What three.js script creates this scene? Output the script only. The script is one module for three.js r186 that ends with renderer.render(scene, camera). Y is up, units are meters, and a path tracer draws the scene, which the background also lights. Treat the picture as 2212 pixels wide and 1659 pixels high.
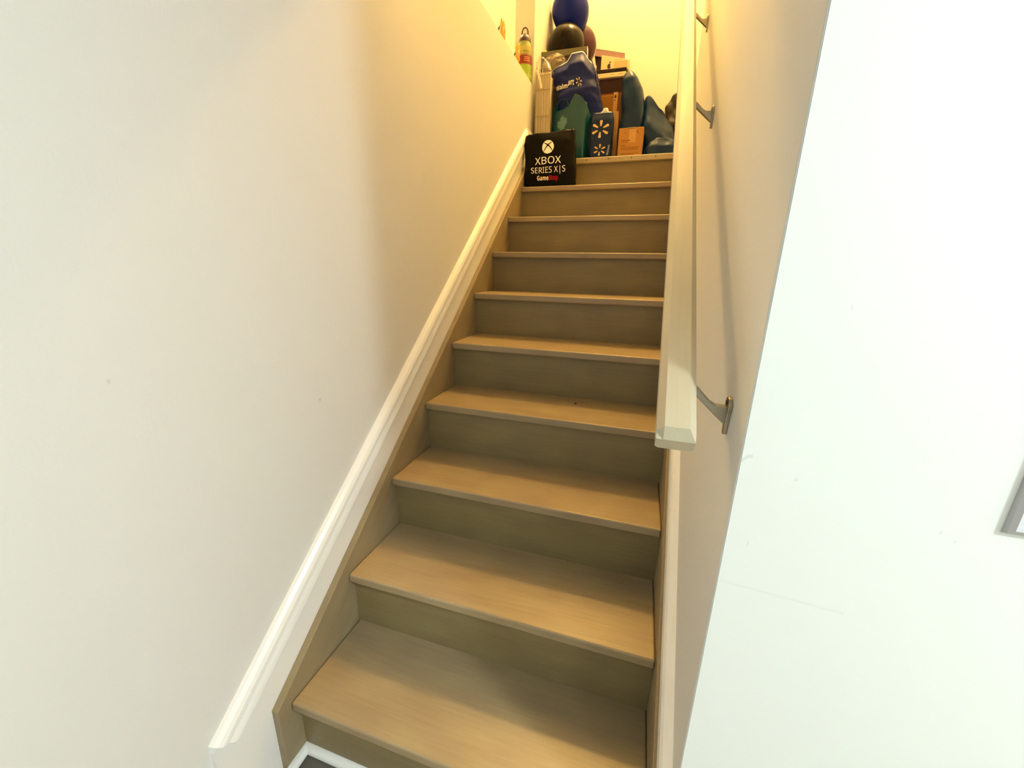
import * as THREE from 'three';
import { RoundedBoxGeometry } from 'three/addons/geometries/RoundedBoxGeometry.js';
import { ImprovedNoise } from 'three/addons/math/ImprovedNoise.js';
import * as BGU from 'three/addons/utils/BufferGeometryUtils.js';

// ---------------------------------------------------------------- camera, exposure, lights
const scene = new THREE.Scene();
scene.background = new THREE.Color(0x000000);
const camera = new THREE.PerspectiveCamera(2 * Math.atan(829.5 / 872.67) * 180 / Math.PI, 2212 / 1659, 0.02, 60);
camera.position.set(0.7451, 1.2637, 0.5562);
camera.rotation.set(-0.2844, 0.3024, 0.0192, 'YXZ');
const renderer = new THREE.WebGLRenderer({ antialias: true });
renderer.toneMapping = THREE.LinearToneMapping;
renderer.toneMappingExposure = 1.0;
renderer.shadowMap.enabled = true;
renderer.shadowMap.type = THREE.PCFSoftShadowMap;

const WARM = new THREE.Color().setRGB(1.0, 0.605, 0.17), COOL = new THREE.Color().setRGB(0.90, 1.0, 0.985);
const UP_LAMP = [0.5, 4.30, -2.55], UP_INT = 17.5;
const ROOM_LAMP = [-1.25, 4.40, -2.42], ROOM_INT = 15;
const LOW_LAMPS = [[2.25, 2.07, 0.855, 8.4], [2.3, 2.07, 2.2, 2.3]];
function lampLight(x, y, z, color, intensity, size) {
  const l = new THREE.PointLight(color, intensity, 0, 2);
  l.position.set(x, y, z); l.castShadow = true; l.shadow.radius = size; l.shadow.mapSize.set(1024, 1024); l.shadow.bias = -0.002;
  return l;
}

// ---------------------------------------------------------------- helpers
const H = 0.19, R = 0.24262, W = 0.8617, SL = H / R;            // rise, run, width, slope
const LAND = 10 * H, ZL = -9 * R;                                // landing height and nosing line
const yn = z => H - SL * z;                                      // nosing line
const XL = -0.032, XR = 0.881, ZF = 0.033, ZE = -1.87, ZB = -2.9;                        // stair walls, back wall
const noise = new ImprovedNoise();
let seed = 7; const rnd = () => { seed = (seed * 16807) % 2147483647; return seed / 2147483647; };
const used = {};
function numbered(n) { if (!(n in used)) { used[n] = 0; return n; } used[n]++; return n + '_' + String(used[n]).padStart(3, '0'); }
function merge(gs) { gs = gs.map(g => { const q = g.index ? g.toNonIndexed() : g.clone(); for (const k of Object.keys(q.attributes)) if (!['position', 'normal', 'uv'].includes(k)) q.deleteAttribute(k); return q; }); return gs.length > 1 ? BGU.mergeGeometries(gs) : gs[0]; }
function obj(name, geo, mat, parent) {
  const m = new THREE.Mesh(Array.isArray(geo) ? merge(geo) : geo, mat);
  m.name = parent ? name : numbered(name); m.castShadow = m.receiveShadow = true; (parent || scene).add(m); return m;
}
function struct(name, geo, mat) { const m = obj(name, geo, mat); m.userData.kind = 'structure'; return m; }
function thing(name, label, category, pos = [0, 0, 0], rot = [0, 0, 0], group) {
  const g = new THREE.Group(); g.name = numbered(name); g.position.set(...pos); g.rotation.set(...rot); scene.add(g);
  g.userData = { label, category }; if (group) g.userData.group = group; return g;
}
function tag(o, label, category, group) { Object.assign(o.userData, { label, category }); if (group) o.userData.group = group; return o; }
// uv in metres by dominant normal
function uvBox(g, k = 1) {
  g = g.index ? g.toNonIndexed() : g; const p = g.attributes.position, n = g.attributes.normal, uv = new Float32Array(p.count * 2);
  for (let i = 0; i < p.count; i++) {
    const ax = Math.abs(n.getX(i)), ay = Math.abs(n.getY(i)), az = Math.abs(n.getZ(i)); let u, v;
    if (ay >= ax && ay >= az) { u = p.getX(i); v = p.getZ(i); } else if (az >= ax) { u = p.getX(i); v = p.getY(i); } else { u = p.getZ(i); v = p.getY(i); }
    uv[2 * i] = u * k; uv[2 * i + 1] = v * k;
  }
  g.setAttribute('uv', new THREE.BufferAttribute(uv, 2)); return g;
}
function bx(x0, x1, y0, y1, z0, z1, r = 0) {
  const g = r ? new RoundedBoxGeometry(x1 - x0, y1 - y0, z1 - z0, 2, r) : new THREE.BoxGeometry(x1 - x0, y1 - y0, z1 - z0);
  g.translate((x0 + x1) / 2, (y0 + y1) / 2, (z0 + z1) / 2); return uvBox(g);
}
// prism with a polygon in (z, y), extruded in x
function prismX(pts, x0, x1, bevel = 0) {
  const s = new THREE.Shape(pts.map(([z, y]) => new THREE.Vector2(-z, y)));
  const g = new THREE.ExtrudeGeometry(s, { depth: x1 - x0 - 2 * bevel, bevelEnabled: bevel > 0, bevelSize: bevel, bevelThickness: bevel, bevelSegments: 2, bevelOffset: -bevel });
  g.rotateY(Math.PI / 2); g.translate(x0 + bevel, 0, 0); return uvBox(g);
}
// prism with a polygon in (x, y), extruded in z
function prismZ(pts, z0, z1, bevel = 0) {
  const s = new THREE.Shape(pts.map(([x, y]) => new THREE.Vector2(x, y)));
  const g = new THREE.ExtrudeGeometry(s, { depth: z1 - z0 - 2 * bevel, bevelEnabled: bevel > 0, bevelSize: bevel, bevelThickness: bevel, bevelSegments: 2, bevelOffset: -bevel });
  g.translate(0, 0, z0 + bevel); return g;
}
function tube(pts, r, seg = 24, rs = 8) { return new THREE.TubeGeometry(new THREE.CatmullRomCurve3(pts.map(p => new THREE.Vector3(...p))), seg, r, rs, false); }
// flat strap swept along a curve; width along axis
function ribbon(pts, axis, w, th, seg = 28) {
  const c = new THREE.CatmullRomCurve3(pts.map(p => new THREE.Vector3(...p))), A = new THREE.Vector3(...axis).normalize(), P = [], I = [];
  for (let i = 0; i <= seg; i++) {
    const p = c.getPoint(i / seg), t = c.getTangent(i / seg), n = t.clone().cross(A).normalize();
    for (const [a, b] of [[-1, -1], [1, -1], [1, 1], [-1, 1]]) P.push(...p.clone().addScaledVector(A, a * w / 2).addScaledVector(n, b * th / 2).toArray());
    if (i) for (let k = 0; k < 4; k++) { const q = (i - 1) * 4, a = q + k, b = q + (k + 1) % 4; I.push(a, b, b + 4, a, b + 4, a + 4); }
  }
  I.push(0, 2, 1, 0, 3, 2); const e = seg * 4; I.push(e, e + 1, e + 2, e, e + 2, e + 3);
  const g = new THREE.BufferGeometry(); g.setAttribute('position', new THREE.Float32BufferAttribute(P, 3)); g.setIndex(I);
  g.setAttribute('uv', new THREE.Float32BufferAttribute(new Float32Array(P.length / 3 * 2), 2));
  const q = g.toNonIndexed(); q.computeVertexNormals(); return q;
}
// soft bag: stacked super-ellipses with folds; uv of the front is 0..1 across and up, so a print sits on the front only
function sack(o) {
  const nU = o.nU || 72, nV = o.nV || 44, f = v => typeof v === 'function' ? v : () => v;
  const w = f(o.w), d = f(o.d), ox = f(o.ox || 0), oz = f(o.oz || 0), n = f(o.n || 4), wr = f(o.wr ?? 0.006), sd = o.seed || 0, fr = o.fr || [9, 9];
  let cols = []; for (let i = 0; i <= nU; i++) { const th = -Math.PI / 2 + i / nU * Math.PI * 2; cols.push(th); }
  const P = [], UV = [], I = [], C = cols.length, wm = o.uvW || Math.max(...[0, .25, .5, .75, 1].map(w));
  const pt = (th, t) => {
    const c = Math.cos(th), s = Math.sin(th), e = 2 / n(t);
    let x = ox(t) + w(t) / 2 * Math.sign(c) * Math.abs(c) ** e, z = oz(t) + d(t) / 2 * Math.sign(s) * Math.abs(s) ** e;
    let y = o.H * t; if (o.top) y *= o.top(x, z, t);
    const a = wr(t), N = noise.noise(x * fr[0] + sd, y * fr[1] + sd * 1.7, z * fr[0] + sd) + 0.5 * noise.noise(x * fr[0] * 2.3 + sd, y * fr[1] * 2.1, z * 18 + sd * 3);
    const sh = 1 - 2 * Math.abs(noise.noise(x * fr[0] * .8 + y * fr[1] * .6 + sd, y * 4 + sd, 3.1 + z * 5));
    const k = a * (N + 0.6 * sh - 0.3);
    x += Math.sign(c) * Math.abs(c) ** 0.7 * k; z += s * k * 1.4; y += 0.4 * k * t; return [x, y, z, c, s];
  };
  for (let j = 0; j <= nV; j++) for (let i = 0; i < C; i++) {
    const t = j / nV, [x, y, z, c, s] = pt(cols[i], t); P.push(x, y, z);
    UV.push(s > -0.15 ? (x - ox(t)) / wm + .5 : (c > 0 ? 0.999 : 0.001), o.top ? t : y / o.H);
  }
  for (let j = 0; j < nV; j++) for (let i = 0; i < C - 1; i++) { const a = j * C + i, b = a + 1; I.push(a, a + C, b + C, a, b + C, b); }
  const cap = (j, up) => { const k = P.length / 3; let x = 0, y = 0, z = 0; for (let i = 0; i < C; i++) { x += P[(j * C + i) * 3]; y += P[(j * C + i) * 3 + 1]; z += P[(j * C + i) * 3 + 2]; } P.push(x / C, y / C - (up ? (o.sink || 0) : 0), z / C); UV.push(.001, up ? .999 : .001); for (let i = 0; i < C - 1; i++) up ? I.push(k, j * C + i + 1, j * C + i) : I.push(k, j * C + i, j * C + i + 1); };
  cap(0, false); if (o.cap !== false) cap(nV, true);
  const g = new THREE.BufferGeometry(); g.setAttribute('position', new THREE.Float32BufferAttribute(P, 3)); g.setAttribute('uv', new THREE.Float32BufferAttribute(UV, 2)); g.setIndex(I);
  g.computeVertexNormals(); const N = g.attributes.normal;
  for (let j = 0; j <= nV; j++) { const a = j * C, b = a + C - 1; const v = new THREE.Vector3(N.getX(a) + N.getX(b), N.getY(a) + N.getY(b), N.getZ(a) + N.getZ(b)).normalize(); N.setXYZ(a, v.x, v.y, v.z); N.setXYZ(b, v.x, v.y, v.z); }
  return g;
}
function canvasTex(w, h, draw) { const c = document.createElement('canvas'); c.width = w; c.height = h; const x = c.getContext('2d'); draw(x, w, h); const t = new THREE.CanvasTexture(c); t.colorSpace = THREE.SRGBColorSpace; t.anisotropy = 8; return t; }
const lin = (r, g, b) => new THREE.Color().setRGB(r, g, b);
const mat = (c, rough = 0.8, o = {}) => new THREE.MeshStandardMaterial({ color: c instanceof THREE.Color ? c : new THREE.Color(c), roughness: rough, ...o });
const phys = (c, rough = 0.5, o = {}) => new THREE.MeshPhysicalMaterial({ color: c instanceof THREE.Color ? c : new THREE.Color(c), roughness: rough, ...o });

// ---------------------------------------------------------------- materials
function dataTex(w, h, f, srgb) {
  const a = new Uint8Array(w * h * 4); for (let y = 0; y < h; y++) for (let x = 0; x < w; x++) { const c = f(x / w, y / h); a.set([c[0], c[1], c[2], 255], (y * w + x) * 4); }
  const t = new THREE.DataTexture(a, w, h); t.wrapS = t.wrapT = THREE.RepeatWrapping; t.magFilter = THREE.LinearFilter; t.minFilter = THREE.LinearMipmapLinearFilter; t.generateMipmaps = true; if (srgb) t.colorSpace = THREE.SRGBColorSpace; t.needsUpdate = true; return t;
}
// brushed grain along u with long soft blotches; covers 1.25 m x 0.4 m
function woodTex(s, tone, amp = 1) {
  return dataTex(512, 256, (u, v) => {
    const pu = Math.cos(u * 6.2832), qu = Math.sin(u * 6.2832);
    const fine = noise.noise(pu * 1.6 + s, v * 70 + qu * .7, qu * 1.6 + s) * .5 + noise.noise(pu * 3 + s, v * 150, qu * 3) * .35;
    const broad = noise.noise(pu * 1.1 + s, v * 9 + s, qu * 1.1) * .9 + noise.noise(pu * 2 + 9 + s, v * 4, qu * 2 + s) * .8;
    const k = 1 + amp * (0.075 * fine + 0.045 * broad), g = 1 + 0.015 * broad;
    return [tone[0] * k, tone[1] * k * g, tone[2] * k].map(x => Math.max(0, Math.min(255, x)));
  }, true);
}
function wood(s, tone, rough = 0.42, amp = 1) { const t = woodTex(s, tone, amp); t.repeat.set(0.8, 2.5); return mat(0xffffff, rough, { map: t, bumpMap: t, bumpScale: 0.00015 }); }
const TONE = [156, 137, 106];
const woodTread = [wood(1, TONE, .36), wood(4, [152, 134, 103], .38), wood(8, [159, 140, 108], .36)];
const woodRiser = [wood(11, [134, 118, 82], .5), wood(15, [131, 116, 80], .5)];
const woodSide = wood(21, [146, 130, 99], .5);
const woodRail = wood(31, [192, 182, 156], .4, .4);
woodRail.map.rotation = 0;
const wallBump = dataTex(256, 256, (u, v) => { const a = noise.noise(Math.cos(u * 6.283) * 9, Math.sin(u * 6.283) * 9 + v * 0, Math.cos(v * 6.283) * 9) * 60 + noise.noise(Math.cos(u * 6.283) * 22, Math.sin(u * 6.283) * 22 + Math.sin(v * 6.283) * 22, Math.cos(v * 6.283) * 22) * 60 + 128; return [a, a, a]; });
wallBump.repeat.set(4, 4);
const paint = mat(lin(0.72, 0.715, 0.69), 0.62, { bumpMap: wallBump, bumpScale: 0.0004 });
const ceilPaint = mat(lin(0.85, 0.85, 0.83), 0.9);
const trimPaint = phys(lin(0.86, 0.855, 0.83), 0.3, { clearcoat: .3, clearcoatRoughness: .3 });
const floorMat = wood(41, [172, 160, 144], .45);
const steel = mat(lin(0.40, 0.36, 0.29), 0.34, { metalness: 1 });
const darkMetal = mat(lin(0.05, 0.045, 0.04), 0.5, { metalness: .6 });

// ---------------------------------------------------------------- setting
const wallLeftTex = canvasTex(1024, 1024, (x, w, h) => {               // 4 m x 4 m, a few nicks in the paint
  x.fillStyle = 'rgb(231,230,225)'; x.fillRect(0, 0, w, h); x.fillStyle = 'rgba(120,114,104,.7)';
  const px = (z, y) => [(-z + 1) / 4 * w, h - y / 4 * h];
  for (const [z, y, a, b] of [[-0.248, 0.9206, 1, 1], [0.172, 1.083, .3, 1.6]]) { const p = px(z, y); x.fillRect(p[0], p[1], a, b); }
});
wallLeftTex.wrapS = wallLeftTex.wrapT = THREE.RepeatWrapping; wallLeftTex.repeat.set(-.25, .25); wallLeftTex.offset.set(.25, 0);
const paintLeft = paint.clone(); paintLeft.map = wallLeftTex; paintLeft.color.setRGB(.9, .905, .92);
// left wall: floor to landing-level ledge, then a full-height piece beside the landing
const LEDGE = 2.333;
struct('wall_left', [bx(-0.152, XL, 0, 2.1, -2.25, 3.2), bx(-0.152, XL, 2.1, LEDGE, -2.25, -0.6), bx(-0.152, XL, 0, 4.6, ZB, -2.25)], paintLeft);
struct('wall_back', [bx(-2.8, 2.0, 0, 4.6, ZB - .12, ZB)], paint);
// right wall of the stair, its front face turns into the white wall of the lower room
const frontTex = canvasTex(2048, 1024, (x, w, h) => {                  // 2.4 m x 2.4 m from the corner
  x.fillStyle = 'rgb(236,239,236)'; x.fillRect(0, 0, w, h);
  const px = (X, Y) => [(.745 + (X - .745) * .908 - XR) / 2.4 * w, h - (1.264 + (Y - 1.264) * .908) / 2.4 * h];
  x.strokeStyle = 'rgba(205,210,205,.25)'; x.lineWidth = 1; x.beginPath(); x.moveTo(...px(.90, .8145)); x.lineTo(...px(1.06, .804)); x.stroke();
  x.strokeStyle = 'rgba(195,203,195,.4)'; x.lineWidth = 1.6; x.beginPath(); x.moveTo(...px(.897, 1.012)); x.lineTo(...px(.904, 1.021)); x.lineTo(...px(.91, 1.022)); x.stroke();
  x.fillStyle = 'rgba(180,186,180,.35)'; for (const [X, Y, a, b] of [[.9786, 1.2277, 1, 2], [.963, .998, 3, 1], [1.145, .946, 2, 1], [1.128, .955, 3, 1], [.925, .89, 1, 3]]) { const p = px(X, Y); x.fillRect(p[0], p[1], a, b); }
});
frontTex.wrapS = frontTex.wrapT = THREE.ClampToEdgeWrapping;
struct('wall_right', [bx(XR, XR + .12, 0, 4.6, ZE, ZF, 0.0015), bx(XR + .12, 2.0, 0, 4.6, ZE, ZE + .12)], paint);
{
  const g = bx(XR + .002, 3.2, 0, 2.1, ZF + .0002, ZF + .0006); const p = g.attributes.position, uv = g.attributes.uv;
  for (let i = 0; i < p.count; i++) uv.setXY(i, (p.getX(i) - XR) / 2.4, p.getY(i) / 2.4);
  struct('wall_front', [bx(XR + .1, 3.2, 0, 2.1, ZF - .12, ZF), g], mat(0xffffff, .6, { map: frontTex, bumpMap: null }));
}
struct('wall_east', bx(3.2, 3.32, 0, 2.1, -.14, 3.2), paint);
struct('wall_south', bx(-.152, 3.32, 0, 2.1, 3.2, 3.32), paint);
// planks of the lower floor
{
  const f = new THREE.Group(); f.name = 'floor'; f.userData.kind = 'structure'; scene.add(f);
  obj('subfloor', bx(-.152, 3.32, -.2, -.012, ZB, 3.32), mat(0x6a645a, .9), f);
  const fm = [floorMat, wood(44, [178, 166, 150], .45), wood(47, [166, 154, 138], .45)]; let k = 0;
  for (let z = .038; z < 1.3; z += .18) for (let x = XL; x < 3.2;) { const L = Math.min(x === XL ? .5 + rnd() * .7 : 1.2, 3.2 - x); obj('plank', bx(x + .001, x + L - .001, -.012, 0, z + .001, Math.min(z + .179, 3.2), .0015), fm[k++ % 3], f); x += L; }
  obj('plank', bx(XL, 3.2, -.012, 0, 1.478, 3.2), fm[0], f).userData.kind = 'stuff';
}
struct('ceiling', [bx(XL - .12, 3.32, 2.1, 2.333, -0.6, 3.32), bx(XR + .12, 3.32, 2.1, 2.333, -.6, -.14)].slice(0, 1), ceilPaint);
struct('ceiling_upper', bx(-2.92, 2.12, 4.6, 4.72, ZB - .12, 1.3), ceilPaint);
struct('floor_upper', [bx(-2.8, -.152, 2.1, LEDGE, ZB, 1.3), bx(XR + .12, 3.32, 2.1, LEDGE, ZE + .12, -.6)], floorMat);
struct('floor_landing', [bx(XL, 2.0, LAND - .2, LAND, ZB, ZL - .03), bx(XR + .02, 2.0, LAND - .2, LAND, ZL - .03, ZE)], floorMat);
struct('wall_upper', [bx(-2.92, -2.8, 2.1, 4.6, ZB - .12, 1.3), bx(-2.92, 2.12, 2.333, 4.6, 1.2, 1.3), bx(2.0, 2.12, 0, 4.6, ZB - .12, ZE + .12), bx(2.0, 2.12, 2.333, 4.6, ZE + .12, 1.3)], paint);
// left and right stair skirts: flat board plus moulded cap following the slope
function skirt(side, name, zEnd) {
  const X = side < 0 ? XL : XR, s = side < 0 ? 1 : -1, zT = side < 0 ? -2.105 : ZE + .002;
  const flat = [[zEnd, 0], [zEnd, yn(zEnd) + .204], [zT, yn(zT) + .204], [zT, yn(zT) - .08], [Math.min(.02, zEnd - .01), 0]];
  if (side > 0) { flat[0] = [zEnd, .04]; }
  const g0 = prismX(flat, Math.min(X, X + s * .012), Math.max(X, X + s * .012));
  const prof = [[.127, .0115], [.129, .0142], [.1325, .0142], [.1345, .0118], [.135, .0088], [.1415, .0088], [.142, .0180], [.146, .0198], [.158, .0180], [.167, .0155], [.1695, .0140], [.170, .0075], [.1805, .0075], [.181, .0195], [.185, .0220], [.196, .0210], [.207, .0165], [.216, .0085], [.220, 0]];
  const P = [], I = [], n = prof.length;
  for (const [d, o] of prof) { const z0 = side < 0 ? zEnd - (.220 - d) * .6 : zEnd, x = X + s * o; P.push(x, yn(z0) + d, z0, x, yn(zT) + d, zT); }
  for (const [d] of prof) { const z0 = side < 0 ? zEnd - (.220 - d) * .6 : zEnd; P.push(X, yn(z0) + d, z0); }
  for (let i = 0; i < n - 1; i++) { const a = 2 * i, t = [a, a + 1, a + 3, a, a + 3, a + 2], e = [a, a + 2, 2 * n + i + 1, a, 2 * n + i + 1, 2 * n + i]; I.push(...(s < 0 ? t : t.slice().reverse()), ...(s < 0 ? e : e.slice().reverse())); }
  const g = new THREE.BufferGeometry(); g.setAttribute('position', new THREE.Float32BufferAttribute(P, 3)); g.setIndex(I); g.setAttribute('uv', new THREE.Float32BufferAttribute(new Float32Array(P.length / 3 * 2), 2));
  const q = BGU.toCreasedNormals(g, .32);
  const yT = LAND + .16, tail = side < 0 ? [bx(X, X + .012, LAND, yT - .02, ZB, zT, .001), bx(X, X + .018, yT - .03, yT, ZB, zT, .004)] : [];
  return struct(name, [g0, q, ...tail], trimPaint);
}
skirt(-1, 'baseboard_left', .170); skirt(1, 'baseboard_right', ZF - .003);
// white quarter-round at the foot of the stair
function quarter(len) { const s = new THREE.Shape(); s.moveTo(0, 0); s.lineTo(.017, 0); s.absarc(0, 0, .017, 0, Math.PI / 2); s.lineTo(0, 0); return new THREE.ExtrudeGeometry(s, { depth: len, bevelEnabled: false, curveSegments: 8 }); }
{ const g = quarter(W - .002); g.rotateY(Math.PI / 2); g.scale(1, 1, -1); const q = g; q.scale(1, 1, -1); q.rotateY(0); q.translate(.001, 0, 0); const p = q.attributes.position; for (let i = 0; i < p.count; i++) p.setZ(i, -.025 - p.getZ(i)); q.index && 0; q.computeVertexNormals(); trimPaint.side = THREE.DoubleSide; struct('trim_1', q, trimPaint); }
{ const g = quarter(.063); g.translate(0, 0, -.025); struct('trim_2', g, trimPaint); }

// ---------------------------------------------------------------- staircase
const stair = thing('staircase', 'straight closed staircase of greyish beige stained wood climbing between two white walls', 'staircase');
for (let i = 1; i <= 9; i++) {
  const zf = -(i - 1) * R, g = new RoundedBoxGeometry(W - .001, .027, R + .041, 3, .006); g.translate(W / 2, i * H - .0135, zf - (R + .041) / 2);
  const q = uvBox(g); const uv = q.attributes.uv; for (let k = 0; k < uv.count; k++) uv.setXY(k, uv.getX(k) + i * .37, uv.getY(k) + i * .13);
  obj('tread', q, woodTread[i % 3], stair);
}
for (let i = 1; i <= 10; i++) {
  const zf = -(i - 1) * R, g = bx(.0005, W - .0005, (i - 1) * H, i * H - .0272, zf - .042, zf - .025);
  const uv = g.attributes.uv; for (let k = 0; k < uv.count; k++) uv.setXY(k, uv.getX(k) + i * .29, uv.getY(k) + i * .21);
  obj('riser', g, woodRiser[i % 2], stair);
}
for (const [a, b] of [[-.02, 0], [W, W + .008]]) {
  const d = .0415, z0 = .0365, zt = -2.2;
  const g = prismX([[z0, 0], [z0, yn(z0) + d], [-2.13, yn(-2.13) + d], [-2.13, LAND - .001], [zt, LAND - .001], [zt, LAND - .5], [-.6, 0]], a, b, .002);
  const uv = g.attributes.uv; for (let k = 0; k < uv.count; k++) { const u = uv.getX(k), v = uv.getY(k); uv.setXY(k, u * .787 - v * .617, u * .617 + v * .787); }
  obj('stringer', g, woodSide, stair);
}
const noseMat = wood(51, [180, 164, 132], .34);
const nose = obj('landing_nosing', [bx(.0005, W - .0005, LAND - .029, LAND + .002, ZL - .045, ZL, .005)], noseMat, stair);
for (const x of [.06, .203, .335, .467, .60, .735, .838]) { const g = new THREE.CylinderGeometry(.0032, .0032, .003, 12); g.rotateX(Math.PI / 2); g.translate(x, LAND - .012, ZL + .0006); obj('screw', g, darkMetal, nose); }

// ---------------------------------------------------------------- handrail
{
  const hr = thing('handrail', 'pale wooden handrail with chamfered edges on metal brackets along the right wall', 'handrail');
  const xc = .802, hw = .0232, top = .934, zE = .067, zU = -2.02, cs = 1 / Math.hypot(1, SL), th = .036, ch = .0085;
  // section in (x, n); n is perpendicular to the slope, 0 at the top face
  const sec = [[-hw, -th + .004], [-hw + .004, -th], [hw - .004, -th], [hw, -th + .004], [hw, -ch * 1.3], [hw - ch, 0], [-hw + ch, 0], [-hw, -ch * 1.3]];
  const dir = new THREE.Vector3(0, SL * cs, -cs), nor = new THREE.Vector3(0, cs, SL * cs), org = new THREE.Vector3(xc, yn(zE) + top, zE);
  const L = (zE - zU) / cs, P = [], I = [], n = sec.length, bev = .011;
  const ring = (k, sx, n0, s) => { for (const [x, m] of sec) { const mm = k ? Math.min(m, -n0) : m; const p = org.clone().addScaledVector(dir, s).addScaledVector(nor, mm); p.x += x * sx; P.push(p.x, p.y, p.z); } };
  ring(1, .985, bev * 1.25, 0); ring(1, 1, 0, bev); ring(0, 1, 0, L);
  for (let r = 0; r < 2; r++) for (let i = 0; i < n; i++) { const a = r * n + i, b = r * n + (i + 1) % n; I.push(a, b, b + n, a, b + n, a + n); }
  for (let i = 1; i < n - 1; i++) { I.push(0, i + 1, i); I.push(2 * n, 2 * n + i, 2 * n + i + 1); }
  let g = new THREE.BufferGeometry(); g.setAttribute('position', new THREE.Float32BufferAttribute(P, 3)); g.setIndex(I); g = g.toNonIndexed(); g.computeVertexNormals();
  const p = g.attributes.position, uv = new Float32Array(p.count * 2); for (let i = 0; i < p.count; i++) { const v = new THREE.Vector3().fromBufferAttribute(p, i).sub(org); uv[2 * i] = v.dot(dir); uv[2 * i + 1] = v.x + v.dot(nor) * .7; }
  g.setAttribute('uv', new THREE.BufferAttribute(uv, 2)); obj('rail', g, woodRail, hr);
  for (const z of [-.056, -.83, -1.49]) {
    const yb = yn(z) + top - th / cs, X = XR - .0005;
    const pc = yb - .052, a = [[X - .004, pc - .021], [X - .004, pc + .008], [X - .020, pc + .0085], [X - .028, pc + .013], [X - .045, pc + .0305], [xc + .006, yb - .0005], [xc - .010, yb + .003], [xc - .013, yb - .001], [xc + .004, yb - .0125], [X - .045, pc + .016], [X - .014, pc - .0125]];
    const arm = obj('bracket', [prismZ(a.slice().reverse(), z - .006, z + .006, .0018), bx(xc - .014, xc + .012, yb - .002, yb + .001, z - .017, z + .017, .001)], steel, hr);
    const s = new THREE.Shape(); s.moveTo(-.0036, -.034); s.absarc(0, -.0305, .0036, Math.PI, 0, false); s.lineTo(.0085, .001); s.absarc(0, .0085, .0115, -.7, Math.PI + .7, false); s.lineTo(-.0036, -.0305);
    const pg = new THREE.ExtrudeGeometry(s, { depth: .0035, bevelEnabled: true, bevelSize: .0012, bevelThickness: .0012, bevelSegments: 2, curveSegments: 14 });
    pg.rotateY(-Math.PI / 2); pg.translate(X - .0005, pc, z); obj('wall_plate', pg, steel, arm);
    const sc = new THREE.SphereGeometry(.0042, 12, 8); sc.scale(.5, 1, 1); sc.translate(X - .0050, pc + .0125, z); obj('screw', sc, darkMetal, arm);
  }
}

// ---------------------------------------------------------------- bevelled panel on the white wall
{
  const x0 = 1.143, x1 = 1.52, y0 = .9955, y1 = 1.48, z = ZF + .0006, b = .0065, hgt = .007;
  const p = thing('wall_panel', 'flat metal panel with a grey raised rim at the far right on the white wall', 'panel');
  const grey = mat(lin(.46, .45, .46), .42, { metalness: .25 });
  const v = (a, c) => [a[0], a[1], z, c]; const P = [], I = [];
  const rings = [[0, z], [.0015, z + .005], [b, z + hgt], [b + .002, z + .004]];
  for (const [i, zz] of rings) P.push(x0 + i, y0 + i, zz, x1 - i, y0 + i, zz, x1 - i, y1 - i, zz, x0 + i, y1 - i, zz);
  for (let r = 0; r < 3; r++) for (let k = 0; k < 4; k++) { const a = r * 4 + k, c = r * 4 + (k + 1) % 4; I.push(a, c, c + 4, a, c + 4, a + 4); }
  let g = new THREE.BufferGeometry(); g.setAttribute('position', new THREE.Float32BufferAttribute(P, 3)); g.setIndex(I); g = g.toNonIndexed(); g.computeVertexNormals(); obj('rim', g, grey, p);
  obj('cover', bx(x0 + b, x1 - b, y0 + b, y1 - b, z, z + .004), mat(lin(.75, .75, .79), .5), p);
}

// ---------------------------------------------------------------- ceiling lamps
function dome(name, label, x, y, z, r, color, glow) {
  const t = thing(name, label, 'lamp', [x, y, z]);
  const sg = new THREE.SphereGeometry(r, 32, 12, 0, Math.PI * 2, Math.PI * .5, Math.PI * .5); sg.scale(1, .55, 1); sg.translate(0, .05, 0);
  obj('shade', sg, mat(lin(.9, .88, .82), .4, { emissive: color, emissiveIntensity: glow, side: THREE.DoubleSide }), t);
  const c = new THREE.CylinderGeometry(r * 1.06, r * 1.06, .02, 32); c.translate(0, .06, 0); obj('canopy', c, steel, t);
  return t;
}
{
  dome('ceiling_lamp', 'round glass dome lamp above the stair landing', UP_LAMP[0], UP_LAMP[1] + .03, UP_LAMP[2], .16, WARM, 1.5);
  const rod = bx(-.01, .01, .07, 4.6 - UP_LAMP[1] - .03, -.01, .01); obj('stem', rod, steel, scene.children[scene.children.length - 1]);
  scene.add(lampLight(UP_LAMP[0], UP_LAMP[1] - .09, UP_LAMP[2], WARM, UP_INT, 6));
  const t = dome('ceiling_lamp', 'round glass dome lamp in the upper room beyond the ledge', ROOM_LAMP[0], ROOM_LAMP[1] + .07, ROOM_LAMP[2], .16, WARM, 1.5);
  scene.add(lampLight(ROOM_LAMP[0], ROOM_LAMP[1] - .06, ROOM_LAMP[2], WARM, ROOM_INT, 6));
  LOW_LAMPS.forEach(([x, y, z, I], i) => {
    const t = thing('recessed_light', i ? 'round recessed ceiling light behind the camera' : 'round recessed ceiling light close to the white wall', 'lamp', [x, y, z]);
    const d = new THREE.CylinderGeometry(.07, .07, .004, 32); d.translate(0, .026, 0); obj('lens', d, mat(0xffffff, .5, { emissive: COOL, emissiveIntensity: 3 }), t);
    const rg = new THREE.TorusGeometry(.078, .008, 10, 40); rg.rotateX(Math.PI / 2); rg.translate(0, .026, 0); obj('trim_ring', rg, ceilPaint, t);
    scene.add(lampLight(x, y - .02, z, COOL, I, 5));
  });
}
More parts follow.
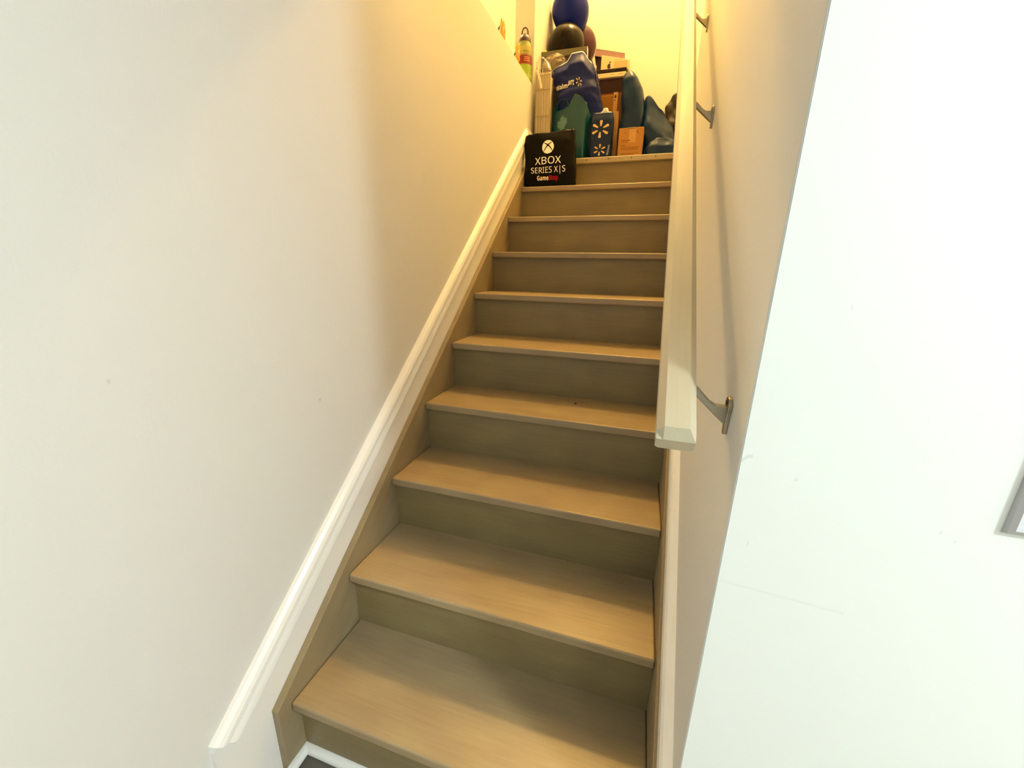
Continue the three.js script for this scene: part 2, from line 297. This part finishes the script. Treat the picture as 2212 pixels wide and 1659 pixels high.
// ---------------------------------------------------------------- things on the landing and the ledge
const lut = (T) => v => { if (v <= T[0][0]) return T[0][1]; for (let i = 1; i < T.length; i++) if (v <= T[i][0]) { const k = (v - T[i - 1][0]) / (T[i][0] - T[i - 1][0]), s = k * k * (3 - 2 * k) * .5 + k * .5; return T[i - 1][1] + (T[i][1] - T[i - 1][1]) * s; } return T[T.length - 1][1]; };
function fitText(x, s, cx, cy, w, h, font, color, sx = 1) { x.save(); x.font = font.replace('$', '200'); x.textBaseline = 'alphabetic'; x.textAlign = 'center'; const m = x.measureText(s).width; x.translate(cx, cy + h / 2); x.scale(w / m, h / 146); x.fillStyle = color; x.fillText(s, 0, 0); x.restore(); }
function spark(x, cx, cy, r, color, a0 = 0, rx = 1) { x.save(); x.translate(cx, cy); x.scale(rx, 1); x.rotate(a0); x.fillStyle = color; for (let i = 0; i < 6; i++) { x.rotate(Math.PI / 3); x.beginPath(); x.moveTo(-r * .07, -r * .36); x.lineTo(-r * .16, -r * .93); x.quadraticCurveTo(0, -r * 1.1, r * .16, -r * .93); x.lineTo(r * .07, -r * .36); x.quadraticCurveTo(0, -r * .3, -r * .07, -r * .36); x.fill(); } x.restore(); }

// black shopping bag on the top tread
{
  const tex = canvasTex(1024, 1024, (x, w, h) => {
    x.fillStyle = '#050403'; x.fillRect(0, 0, w, h);
    for (let i = 0; i < 26; i++) { x.fillStyle = `rgba(32,30,10,${.08 + .1 * rnd()})`; x.beginPath(); x.ellipse(rnd() * w, rnd() * h * .8, 30 + rnd() * 70, 20 + rnd() * 50, rnd() * 3, 0, 7); x.fill(); }
    const cx = 486, cy = 292, rx = 118, ry = 128; x.fillStyle = '#fffaf0'; x.save(); x.beginPath(); x.ellipse(cx, cy, rx, ry, 0, 0, 7); x.fill(); x.clip();
    x.fillStyle = '#050403';
    for (const s of [-1, 1]) { x.beginPath(); x.moveTo(cx + s * 92, cy - 96); x.quadraticCurveTo(cx + s * 38, cy - 78, cx, cy - 48); x.quadraticCurveTo(cx - s * 78, cy + 20, cx - s * 96, cy + 104); x.quadraticCurveTo(cx - s * 40, cy + 10, cx, cy - 14); x.quadraticCurveTo(cx + s * 24, cy - 40, cx + s * 72, cy - 76); x.lineTo(cx + s * 92, cy - 96); x.fill(); }
    x.beginPath(); x.moveTo(cx - 60, cy - 122); x.quadraticCurveTo(cx - 20, cy - 118, cx, cy - 92); x.quadraticCurveTo(cx + 20, cy - 118, cx + 60, cy - 122); x.quadraticCurveTo(cx + 10, cy - 112, cx, cy - 100); x.quadraticCurveTo(cx - 10, cy - 112, cx - 60, cy - 122); x.fill();
    x.restore();
    fitText(x, 'XBOX', cx, 546, 520, 142, '$px sans-serif', '#fffaf0');
    fitText(x, 'SERIES X|S', cx + 4, 722, 700, 112, '$px sans-serif', '#fffaf0');
    fitText(x, 'Game', cx - 106, 868, 240, 88, 'bold $px sans-serif', '#fff3de'); fitText(x, 'Stop', cx + 110, 868, 186, 88, 'bold $px sans-serif', '#c5141c');
  });
  const t = thing('shopping_bag', 'glossy black plastic shopping bag with white round logo and lettering on the top tread', 'bag', [.160, 9 * H + .001, -2.006], [-.16, 0, 0]);
  obj('body', sack({ H: .305, w: lut([[0, .290], [.05, .302], [.9, .298], [1, .288]]), d: lut([[0, .055], [.3, .075], [.8, .05], [1, .03]]), ox: v => -.026 * v, n: lut([[0, 7], [.5, 4.5], [1, 5]]), wr: lut([[0, .003], [.5, .005], [1, .006]]), top: (x, z, v) => 1 + .26 * (x + .02) - .5 * Math.max(0, x - .085) + .02 * v * noise.noise(x * 22, 3, v * 2), seed: 3, fr: [11, 8], sink: .03, uvW: .302 }), phys(0xffffff, .38, { map: tex, specularIntensity: .2 }), t);
  obj('side_seam', ribbon([[.139, .012, .002], [.136, .08, .006], [.131, .16, .004], [.124, .23, .004], [.116, .29, .002]], [0, 0, 1], .016, .0016), phys(lin(.035, .03, .028), .22), t);
}
// wire rack wrapped in clear plastic against the left wall
{
  const t = thing('wire_rack', 'cream wire rack wrapped in clear plastic standing against the left wall behind the black bag', 'rack', [.038, LAND, -2.265]);
  const wm = mat(lin(.42, .34, .22), .5), bars = [];
  for (let k = 0; k < 2; k++) for (let i = 0; i < 6; i++) { const X = -.043 + i * .0172, Z = .036 - k * .07; bars.push(tube([[X, .012, Z], [X, .25, Z], [X, .50, Z], [X + .001, .515 - i * .007, Z - .003]], .0026, 12, 6)); }
  for (const Z of [.036, -.034]) for (const y of [.02, .26, .40, .475]) bars.push(tube([[-.046, y, Z], [0, y, Z], [.046, y, Z]], .0028, 6, 6));
  bars.forEach(b => obj('wire', b, wm, t));
  for (let k = 0; k < 2; k++) obj('shelf_panel', bx(-.044, .044, .014, .492 - k * .02, .012 - k * .026, .026 - k * .026, .002), mat(lin(.74, .66, .50), .6), t);
  obj('plastic_wrap', sack({ H: .575, w: lut([[0, .10], [.85, .112], [.95, .095], [1, .03]]), d: lut([[0, .10], [.85, .10], [1, .03]]), ox: lut([[0, 0], [.9, 0], [1, -.02]]), n: 6, wr: .007, seed: 9, fr: [16, 9], top: (x, z, v) => 1 - .35 * Math.max(0, x + .02) }), phys(0xffffff, .1, { transmission: 1, thickness: 0, ior: 1.5, clearcoat: 1, clearcoatRoughness: .08, side: THREE.DoubleSide, color: lin(.97, .95, .9) }), t);
  obj('tape', ribbon([[-.036, .50, .052], [-.02, .455, .053], [-.005, .40, .054]], [1, .5, 0], .014, .0008), phys(lin(.9, .86, .74), .2), t);
}
// tall black box
{
  const t = thing('flat_box', 'tall black box with an olive top band behind the blue bag', 'box', [.122, LAND + .003, -2.462], [0, .05, .02]);
  obj('body', bx(-.149, .150, .0, .680, -.025, .025, .002), mat(lin(.006, .005, .005), .5, {}), t);
  obj('band', [bx(-.1495, .148, .646, .6805, .0, .0257), bx(-.1495, .148, .612, .618, .0, .0257)], mat(lin(.13, .115, .06), .5), t);
  obj('edge_strip', bx(.148, .1512, .02, .680, -.022, .0262), mat(lin(.72, .66, .6), .5), t);
  const y = thing('paper_card', 'small yellow paper card stuck on the top left corner of the tall black box', 'card', [-.010, 2.583, -2.452], [-.3, .2, -.5]);
  obj('sheet', bx(-.016, .014, 0, .014, -.002, .002, .001), mat(lin(.85, .62, .12), .7), y);
}
// carton that carries the balloons
function carton(name, label, x0, x1, y0, y1, z0, z1, tone, front, group) {
  const t = thing(name, label, 'box', [(x0 + x1) / 2, y0, (z0 + z1) / 2]); if (group) t.userData.group = group;
  const w = (x1 - x0) / 2, d = (z1 - z0) / 2, h = y1 - y0, m = mat(tone, .85);
  obj('body', bx(-w, w, 0, h, -d, d, .003), m, t);
  if (front) { const g = new THREE.PlaneGeometry(2 * w - .006, h - .006); g.translate(0, h / 2, d + .0006); obj('print', g, mat(0xffffff, .8, { map: front }), t); }
  return t;
}
const KRAFT = lin(.36, .20, .075);
{ const t = carton('cardboard_box', 'large brown cardboard box under the balloons, behind the tall black box', 0, .285, LAND, 2.50, -2.875, -2.535, KRAFT); obj('tape', bx(-.02, .02, .598, .6012, -.168, .1705), mat(lin(.42, .27, .11), .3), t); }
// balloons
function balloon(label, c, r, len, dirTo, color) {
  const t = thing('balloon', label, 'balloon', c), prof = [];
  for (let i = 0; i <= 40; i++) { const a = i / 40 * Math.PI, y = Math.cos(a), k = y < 0 ? 1 + (len / r - 1) * 1 : 1; prof.push(new THREE.Vector2(Math.max(1e-4, r * Math.sin(a) * (y < 0 ? 1 - .16 * y * y * -y : 1) * (y < -.2 ? 1 - .25 * (y + .2) * (y + .2) : 1)), y * r * k)); }
  const g = new THREE.LatheGeometry(prof.reverse(), 48); const q = new THREE.Quaternion().setFromUnitVectors(new THREE.Vector3(0, -1, 0), new THREE.Vector3(...dirTo).normalize());
  t.quaternion.copy(q);
  obj('skin', g, phys(color, .22, { specularIntensity: .3 }), t);
  const k = new THREE.LatheGeometry([[.001, -len - .016], [.010, -len - .015], [.0045, -len - .006], [.007, -len + .004], [.001, -len + .006]].map(p => new THREE.Vector2(...p)), 16); obj('knot', k, phys(color, .35), t);
}
balloon('bright blue balloon resting on top of the other two balloons', [.096, 2.895, -2.66], .120, .165, [.36, -1, -.05], lin(.0008, .008, .17));
balloon('dark brown balloon in front below the blue balloon', [.095, 2.672, -2.595], .118, .150, [-.1, -1, -.25], lin(.005, .0025, .0008));
balloon('dull purple balloon half hidden behind the dark brown balloon', [.148, 2.735, -2.772], .117, .14, [.3, -1, .1], lin(.06, .022, .04));
// teal bag with a parcel inside
{
  const tex = canvasTex(512, 512, (x, w, h) => {
    x.fillStyle = 'rgb(8,88,108)'; x.fillRect(0, 0, w, h); x.fillStyle = 'rgba(150,190,190,.75)'; x.save(); x.translate(165, 140); x.rotate(-.1); x.scale(.85, 1.0);
    x.beginPath(); const L = [[0, -92], [16, -58], [38, -68], [30, -22], [52, -46], [60, -30], [92, -36], [80, -6], [94, 8], [44, 44], [48, 62], [6, 54], [4, 96], [-4, 96], [-6, 54], [-48, 62], [-44, 44], [-94, 8], [-80, -6], [-92, -36], [-60, -30], [-52, -46], [-30, -22], [-38, -68], [-16, -58]]; L.forEach((p, i) => i ? x.lineTo(...p) : x.moveTo(...p)); x.fill(); x.restore();
  });
  const t = thing('carrier_bag', 'translucent teal plastic carrier bag with a pale leaf print behind the black bag', 'bag', [.221, LAND, -2.327], [0, -.35, 0]);
  const m = phys(0xffffff, .33, { map: tex, transmission: .35, thickness: 0, side: THREE.DoubleSide });
  const H0 = lut([[-.135, .262], [-.115, .298], [-.06, .300], [-.012, .312], [.002, .352], [.03, .366], [.064, .352], [.1, .318], [.132, .290], [.14, .275]]);
  obj('body', sack({ H: 1, w: lut([[0, .232], [.8, .236], [1, .230]]), d: lut([[0, .15], [.64, .15], [.74, .09], [1, .03]]), oz: lut([[0, 0], [.64, 0], [.74, .030], [1, .055]]), n: lut([[0, 12], [.7, 11], [1, 6]]), wr: lut([[0, .003], [.4, .004], [1, .007]]), top: (x) => H0(x * .94 * 1.12 - .012), seed: 21, fr: [9, 7], nU: 140, nV: 60, uvW: .222 }), m, t);
  obj('handle', ribbon([[-.104, .275, .062], [-.088, .318, .060], [-.052, .346, .060], [-.016, .338, .060], [-.002, .300, .062]], [0, .35, 1], .034, .0014), phys(lin(.003, .085, .125), .4, { side: THREE.DoubleSide }), t);
  obj('contents', bx(-.100, .098, .006, .232, -.066, .066, .004), mat(lin(.02, .03, .026), .7), t);
}
// large blue bag leaning on the teal one, with packaging in its mouth
{
  const tex = canvasTex(1024, 1024, (x, w, h) => {
    x.fillStyle = 'rgb(5,24,92)'; x.fillRect(0, 0, w, h);
    x.fillStyle = '#b9bed2'; x.fillRect(0, 0, w, 20); x.save(); x.translate(245, 440); x.rotate(.17); fitText(x, 'Walmart', 0, 0, 395, 88, 'bold $px sans-serif', '#f3ead2'); x.restore(); spark(x, 545, 478, 72, '#d8c98a', .26, .95);
  });
  const t = thing('tote_bag', 'large blue tote bag with white lettering, tilted on top of the teal bag', 'bag', [.2, 2.138, -2.345]);
  const H0 = lut([[-.165, .276], [-.09, .315], [-.03, .338], [-.026, .338], [-.016, .374], [.05, .378], [.066, .368], [.082, .344], [.10, .322], [.135, .288], [.20, .25]]);
  obj('body', sack({ H: 1, w: lut([[0, .262], [.12, .285], [.5, .276], [1, .288]]), d: lut([[0, .12], [.4, .15], [.8, .12], [1, .035]]), ox: lut([[0, .062], [.12, .060], [.5, .041], [.8, .01], [1, -.014]]), n: lut([[0, 5], [.5, 3.2], [1, 3.5]]), wr: lut([[0, .006], [.5, .0075], [1, .004]]), top: x => H0(x), seed: 33, fr: [5, 13], nU: 110, nV: 60, uvW: .29 }), phys(0xffffff, .5, { map: tex, specularIntensity: .4 }), t);
  obj('seam', tube([[.190, .05, .045], [.176, .12, .052], [.157, .19, .048], [.133, .265, .036], [.102, .335, .022]], .003, 30, 6), mat(lin(.008, .02, .08), .6), t);
}
{
  const g = new THREE.IcosahedronGeometry(1, 5); const p = g.attributes.position;
  for (let i = 0; i < p.count; i++) { const v = new THREE.Vector3().fromBufferAttribute(p, i), k = 1 + .22 * (1 - 2 * Math.abs(noise.noise(v.x * 1.9 + 3, v.y * 1.9, v.z * 1.9))) + .10 * (1 - 2 * Math.abs(noise.noise(v.x * 4.5, v.y * 4.5 + 7, v.z * 4.5))); v.multiplyScalar(k); p.setXYZ(i, v.x * .060, v.y * .042, v.z * .026); }
  g.computeVertexNormals();
  const q = thing('plastic_packaging', 'crumpled clear plastic packaging poking out of the mouth of the large blue tote bag', 'packaging', [.070, 2.475, -2.352], [0, 0, .25]);
  obj('film', g, phys(lin(.42, .33, .21), .14, { transmission: .55, thickness: 0, side: THREE.DoubleSide, clearcoat: .6 }), q);
}
// small navy bag with sunbursts
{
  const tex = canvasTex(512, 1024, (x, w, h) => { x.fillStyle = 'rgb(3,30,72)'; x.fillRect(0, 0, w, h); spark(x, 236, 372, 190, '#e6c47c', .06, 1); spark(x, 246, 826, 128, '#e6c47c', .06, 1); x.fillStyle = 'rgba(220,225,235,.8)'; x.save(); x.translate(452, 800); x.rotate(-1.45); x.font = 'bold 54px sans-serif'; x.fillText('Walmart', -150, 0); x.restore(); });
  const t = thing('gift_bag', 'narrow navy bag with two golden sunbursts standing between teal bag and cardboard', 'bag', [.408, LAND, -2.262]);
  obj('body', sack({ H: .252, w: lut([[0, .132], [.5, .134], [.85, .132], [1, .118]]), d: lut([[0, .08], [.8, .075], [1, .05]]), n: lut([[0, 7], [1, 5]]), wr: lut([[0, .001], [.6, .0025], [1, .003]]), seed: 41, fr: [14, 9], sink: .02, uvW: .142 }), phys(0xffffff, .36, { map: tex, specularIntensity: .5 }), t);
  obj('tissue', sack({ H: .05, w: lut([[0, .08], [.5, .07], [1, .02]]), d: .04, ox: .012, oz: -.005, n: 2.4, wr: .006, seed: 44, fr: [30, 30], nU: 40, nV: 16 }).translate(0, .225, 0), mat(lin(.85, .82, .74), .8), t);
}
// flat piece of cardboard and cartons
{ const t = thing('cardboard_sheet', 'tall narrow piece of folded cardboard standing right of the navy bag', 'cardboard', [.468, LAND, -2.33]); obj('panel', bx(-.032, .024, 0, .278, -.012, .006, .003), mat(KRAFT, .85), t); obj('flap', bx(.018, .0245, 0, .272, -.03, -.006, .001), mat(lin(.30, .16, .06), .85), t); }
{
  const tex = canvasTex(512, 512, (x, w, h) => { x.fillStyle = '#b5803a'; x.fillRect(0, 0, w, h); x.fillStyle = 'rgba(235,200,140,.35)'; x.fillRect(215, 0, 150, 260); x.fillStyle = '#7c4f1a'; x.fillRect(60, 210, 190, 16); x.fillRect(60, 252, 150, 8); x.fillRect(60, 300, 90, 15); x.fillRect(60, 340, 390, 9); x.fillRect(60, 362, 370, 9); x.fillRect(60, 384, 390, 9); x.fillRect(60, 455, 380, 8); x.fillRect(60, 478, 300, 8); for (const [a, b] of [[130, 80], [385, 60], [405, 88]]) { x.beginPath(); x.arc(a, b, 13, 0, 7); x.fill(); } });
  const t = carton('cardboard_box', 'small cardboard box with printed text lines at the landing edge', .513, .654, LAND, 2.054, -2.30, -2.214, KRAFT, tex);
  obj('tape', bx(-.02, .022, .148, .1546, -.043, .0436), phys(lin(.55, .42, .24), .2), t);
}
{
  const lo = canvasTex(256, 512, (x, w, h) => { x.fillStyle = '#a9701f'; x.fillRect(0, 0, w, h); x.fillStyle = '#8a5513'; x.fillRect(170, 0, 60, 512); });
  carton('cardboard_box', 'plain cardboard box at the bottom of the stack beside the blue sack', .350, .498, LAND, 2.168, -2.70, -2.485, KRAFT, lo);
  const up = canvasTex(512, 512, (x, w, h) => { x.fillStyle = '#8a4a12'; x.fillRect(0, 0, w, h); x.fillStyle = '#30100a'; x.fillRect(0, 0, w, 170); x.fillStyle = '#a36a12'; x.fillRect(50, 190, 270, 300); x.fillStyle = '#b98233'; x.fillRect(50, 186, 275, 14); x.fillStyle = '#d8a866'; x.fillRect(330, 160, 92, 300); x.fillStyle = '#3a1a0c'; x.fillRect(352, 196, 36, 34); x.fillStyle = '#6e3f1c'; x.fillRect(352, 250, 24, 14); });
  carton('cardboard_box', 'brown cardboard box with a white label in the middle of the stack', .341, .495, 2.169, 2.412, -2.69, -2.48, lin(.28, .12, .035), up);
  const a = canvasTex(512, 96, (x, w, h) => { x.fillStyle = '#ffe3b4'; x.fillRect(0, 0, w, h); x.fillStyle = '#b98a52'; x.fillRect(240, 40, 70, 12); x.fillRect(380, 36, 80, 14); });
  carton('parcel', 'flat cream box under the black flat box in the stack', .328, .506, 2.4125, 2.4395, -2.68, -2.465, lin(.8, .68, .48), a);
  const b = canvasTex(512, 64, (x, w, h) => { x.fillStyle = '#17080a'; x.fillRect(0, 0, w, h); x.fillStyle = '#7a5a48'; for (let i = 0; i < 12; i++) x.fillRect(130 + i * 16, 28, 9, 8); });
  carton('parcel', 'thin black box between the cream box and the white logo box', .318, .508, 2.440, 2.4595, -2.68, -2.463, lin(.02, .008, .008), b);
  const t = thing('electronics_box', 'white box with a dark bitten fruit logo near the top of the stack', 'box', [.343, 2.460, -2.50]);
  const poly = [[0, 0], [.172, 0], [.176, .050], [0, .092]];
  obj('body', uvBox(prismZ(poly, -.16, 0, .002)), mat(lin(.80, .66, .46), .6), t);
  obj('side_panel', bx(-.030, -.0005, .0, .093, -.16, -.02, .001), mat(lin(.02, .008, .008), .6), t);
  const fr = canvasTex(512, 256, (x, w, h) => { x.fillStyle = '#ffe0ae'; x.fillRect(0, 0, w, h); x.fillStyle = '#4b260c'; x.beginPath(); x.ellipse(150, 182, 32, 38, 0, 0, 7); x.fill(); x.fillRect(150, 112, 8, 30); x.beginPath(); x.ellipse(166, 128, 20, 8, -.7, 0, 7); x.fill(); x.fillStyle = '#ffe0ae'; x.beginPath(); x.arc(190, 172, 20, 0, 7); x.fill(); x.fillStyle = 'rgba(225,160,100,.5)'; x.fillRect(236, 118, 240, 100); x.fillStyle = 'rgba(200,130,70,.6)'; x.fillRect(240, 92, 140, 10); });
  const s = new THREE.ShapeGeometry(new THREE.Shape(poly.map(([a, b]) => new THREE.Vector2(a + (a ? -.003 : .003), b + (b ? -.003 : .003))))); const uv = s.attributes.uv; for (let i = 0; i < uv.count; i++) uv.setXY(i, s.attributes.position.getX(i) / .176, s.attributes.position.getY(i) / .094);
  s.translate(0, 0, .0007); obj('print', s, mat(0xffffff, .6, { map: fr }), t);
  const l = thing('box_lid', 'mauve cardboard lid lying crooked on top of the stack', 'box', [.386, 2.540, -2.56], [0, .05, -.215]);
  obj('rim', [bx(-.092, .092, -.004, .034, .045, .05, .001), bx(-.092, .092, -.004, .034, -.09, -.085, .001), bx(-.092, -.087, -.004, .034, -.088, .048, .001), bx(.087, .092, -.004, .034, -.088, .048, .001)], mat(lin(.42, .25, .25), .7), l);
  obj('top', bx(-.092, .092, .030, .035, -.09, .05, .001), mat(lin(.42, .25, .25), .7), l);
}
// blue sacks on the right
const blueFilm = phys(lin(.002, .020, .070), .3, { specularIntensity: .45 });
{
  const t = thing('plastic_sack', 'upright dark blue plastic sack with a rounded top beside the carton stack', 'bag', [.56, LAND, -2.41]);
  obj('body', sack({ H: .513, w: lut([[0, .15], [.4, .150], [.6, .140], [.78, .128], [.90, .100], [.96, .068], [1, .024]]), d: lut([[0, .15], [.7, .13], [.9, .09], [1, .03]]), ox: lut([[0, .004], [.6, .008], [.78, -.004], [.92, -.022], [1, -.030]]), n: lut([[0, 4], [.5, 2.8], [1, 2.2]]), wr: lut([[0, .006], [.5, .009], [1, .004]]), seed: 52, fr: [10, 6], nU: 80, nV: 56 }), blueFilm, t);
}
{
  const t = thing('plastic_sack', 'large slumped dark blue plastic sack right of the upright one', 'bag', [.738, LAND, -2.43]);
  const H0 = lut([[-.11, .27], [-.098, .372], [-.078, .374], [0, .290], [.07, .20], [.095, .15], [.11, .10]]);
  obj('body', sack({ H: 1, w: lut([[0, .20], [.3, .215], [1, .20]]), d: lut([[0, .22], [.5, .2], [1, .06]]), n: lut([[0, 3.5], [1, 2.6]]), wr: .010, top: x => H0(x), seed: 61, fr: [9, 8], nU: 90, nV: 50 }), blueFilm, t);
}
{
  const t = thing('plastic_sack', 'small dark blue plastic sack lying at the landing edge right of the printed box', 'bag', [.762, LAND, -2.265]);
  obj('body', sack({ H: .098, w: lut([[0, .17], [.4, .19], [.8, .15], [1, .08]]), d: lut([[0, .09], [.5, .085], [1, .03]]), n: lut([[0, 4], [1, 2.4]]), wr: .005, seed: 66, fr: [10, 12], nU: 80, nV: 26 }), blueFilm, t);
}
{
  const t = thing('rubbish_bag', 'dark brown knotted rubbish bag at the right end of the landing', 'bag', [.885, LAND, -2.66]);
  obj('body', sack({ H: .475, w: lut([[0, .24], [.5, .26], [.8, .24], [.93, .17], [1, .06]]), d: lut([[0, .2], [.5, .21], [1, .06]]), n: lut([[0, 3], [1, 2.2]]), wr: .010, seed: 71, fr: [9, 9], nU: 90, nV: 50 }), phys(lin(.008, .005, .002), .3, { specularIntensity: .4 }), t);
  const k = new THREE.TorusKnotGeometry(.013, .006, 48, 8); k.scale(1.6, 1, 1); k.translate(-.002, .472, 0); obj('knot', k, phys(lin(.008, .005, .002), .35, { specularIntensity: .4 }), t);
}
// soap bubble bottle on the ledge
{
  const t = thing('bubble_bottle', 'green bubble soap bottle with dark purple cap standing on the ledge', 'bottle', [-.0755, LEDGE, -2.200]);
  const lathe = P => new THREE.LatheGeometry(P.map(p => new THREE.Vector2(...p)), 40);
  const tex = canvasTex(1024, 512, (x, w, h) => {
    const g = x.createLinearGradient(0, 0, 0, h); g.addColorStop(0, '#a9a256'); g.addColorStop(.45, '#a59c55'); g.addColorStop(.55, '#6f1d0d'); g.addColorStop(1, '#7e220e'); x.fillStyle = g; x.fillRect(0, 0, w, h);
    for (let k = 0; k < 4; k++) { const ox = k * 256 - 20; x.save(); x.translate(ox + 128, 178); x.lineJoin = 'round'; x.font = 'bold 74px sans-serif'; x.textAlign = 'center'; x.scale(.74, 1.4); x.rotate(.03); x.strokeStyle = '#3c2412'; x.lineWidth = 18; x.strokeText('GaZillion', 0, 30); x.fillStyle = '#cfcf72'; x.fillText('GaZillion', 0, 30); x.restore(); x.fillStyle = '#e08a5a'; for (let j = 0; j < 3; j++) x.fillRect(ox + 60, 310 + j * 52, 130, 20); }
  });
  obj('body', lathe([[.001, 0], [.038, 0], [.044, .004], [.0455, .012], [.0455, .03], [.043, .040], [.0455, .05], [.0455, .083]]), phys(lin(.36, .52, .015), .2, { transmission: .25, thickness: 0, clearcoat: .6 }), t);
  const lb = new THREE.CylinderGeometry(.042, .0458, .092, 40, 1, true); lb.translate(0, .129, 0); obj('label', lb, mat(0xffffff, .35, { map: tex }), t);
  obj('shoulder', lathe([[.042, .175], [.039, .186], [.036, .196], [.034, .206]]), phys(lin(.32, .36, .06), .12, { transmission: .3, thickness: 0, clearcoat: .8 }), t);
  const cap = obj('cap', lathe([[.0355, .203], [.0362, .208], [.0345, .220], [.028, .234], [.018, .243], [.001, .247]]), phys(lin(.035, .006, .02), .25, { clearcoat: .5 }), t);
  obj('carry_loop', tube([[-.018, .236, 0], [-.017, .262, 0], [-.009, .277, 0], [.009, .277, 0], [.017, .262, 0], [.018, .236, 0]], .0038, 40, 8), phys(lin(.035, .006, .02), .3), cap);
}
// two orange artificial flowers standing on the edge of the ledge
function flower(label, x, z, up, turn) {
  const t = thing('artificial_flower', label, 'flower', [x, LEDGE, z], [0, turn, 0], 'orange artificial flowers on the ledge'), om = mat(lin(.85, .30, .008), .6), om2 = mat(lin(.80, .24, .006), .6);
  const pet = new THREE.SphereGeometry(1, 20, 12);
  for (let i = 0; i < 7; i++) { const a = i / 7 * Math.PI * 2 + .3, g = pet.clone(); g.scale(.0028, .021, .015); g.rotateX(a + Math.PI / 2 + .0); g.translate(.002 * (i % 2), up + Math.sin(a) * .024, -Math.cos(a) * .024); obj('petal', g, i % 2 ? om : om2, t); }
  const c = new THREE.SphereGeometry(.0115, 20, 12); c.scale(.35, 1, 1); c.translate(.003, up, 0); obj('centre', c, mat(lin(.9, .62, .22), .7), t);
  obj('stem', tube([[0, 0, .03], [-.001, .012, .026], [-.002, up - .03, .012], [-.003, up, 0]], .0016, 16, 6), mat(lin(.03, .03, .01), .7), t);
  for (const [s, y] of [[1, .03], [.8, .045]]) { const g = new THREE.SphereGeometry(1, 14, 8); g.scale(.002, .015 * s, .005); g.rotateX(s > .9 ? .9 : -.5); g.translate(-.002, y, .05 - (y - .03) * .4); obj('leaf', g, mat(lin(.03, .012, .006), .7), t); }
}
flower('orange artificial flower on the ledge, the one nearer the camera', -.052, -1.73, .055, 0);
flower('orange artificial flower on the ledge touching the bubble bottle', -.052, -1.99, .068, 0);
// bit of debris on the fourth tread
{ const g = new THREE.DodecahedronGeometry(.0042, 1); g.scale(1.1, .6, .8); g.translate(.542, 4 * H + .0024, -.915); tag(obj('plastic_bit', g, mat(lin(.01, .01, .012), .4)), 'tiny black plastic bit lying on the fourth tread', 'debris'); }
renderer.render(scene, camera);
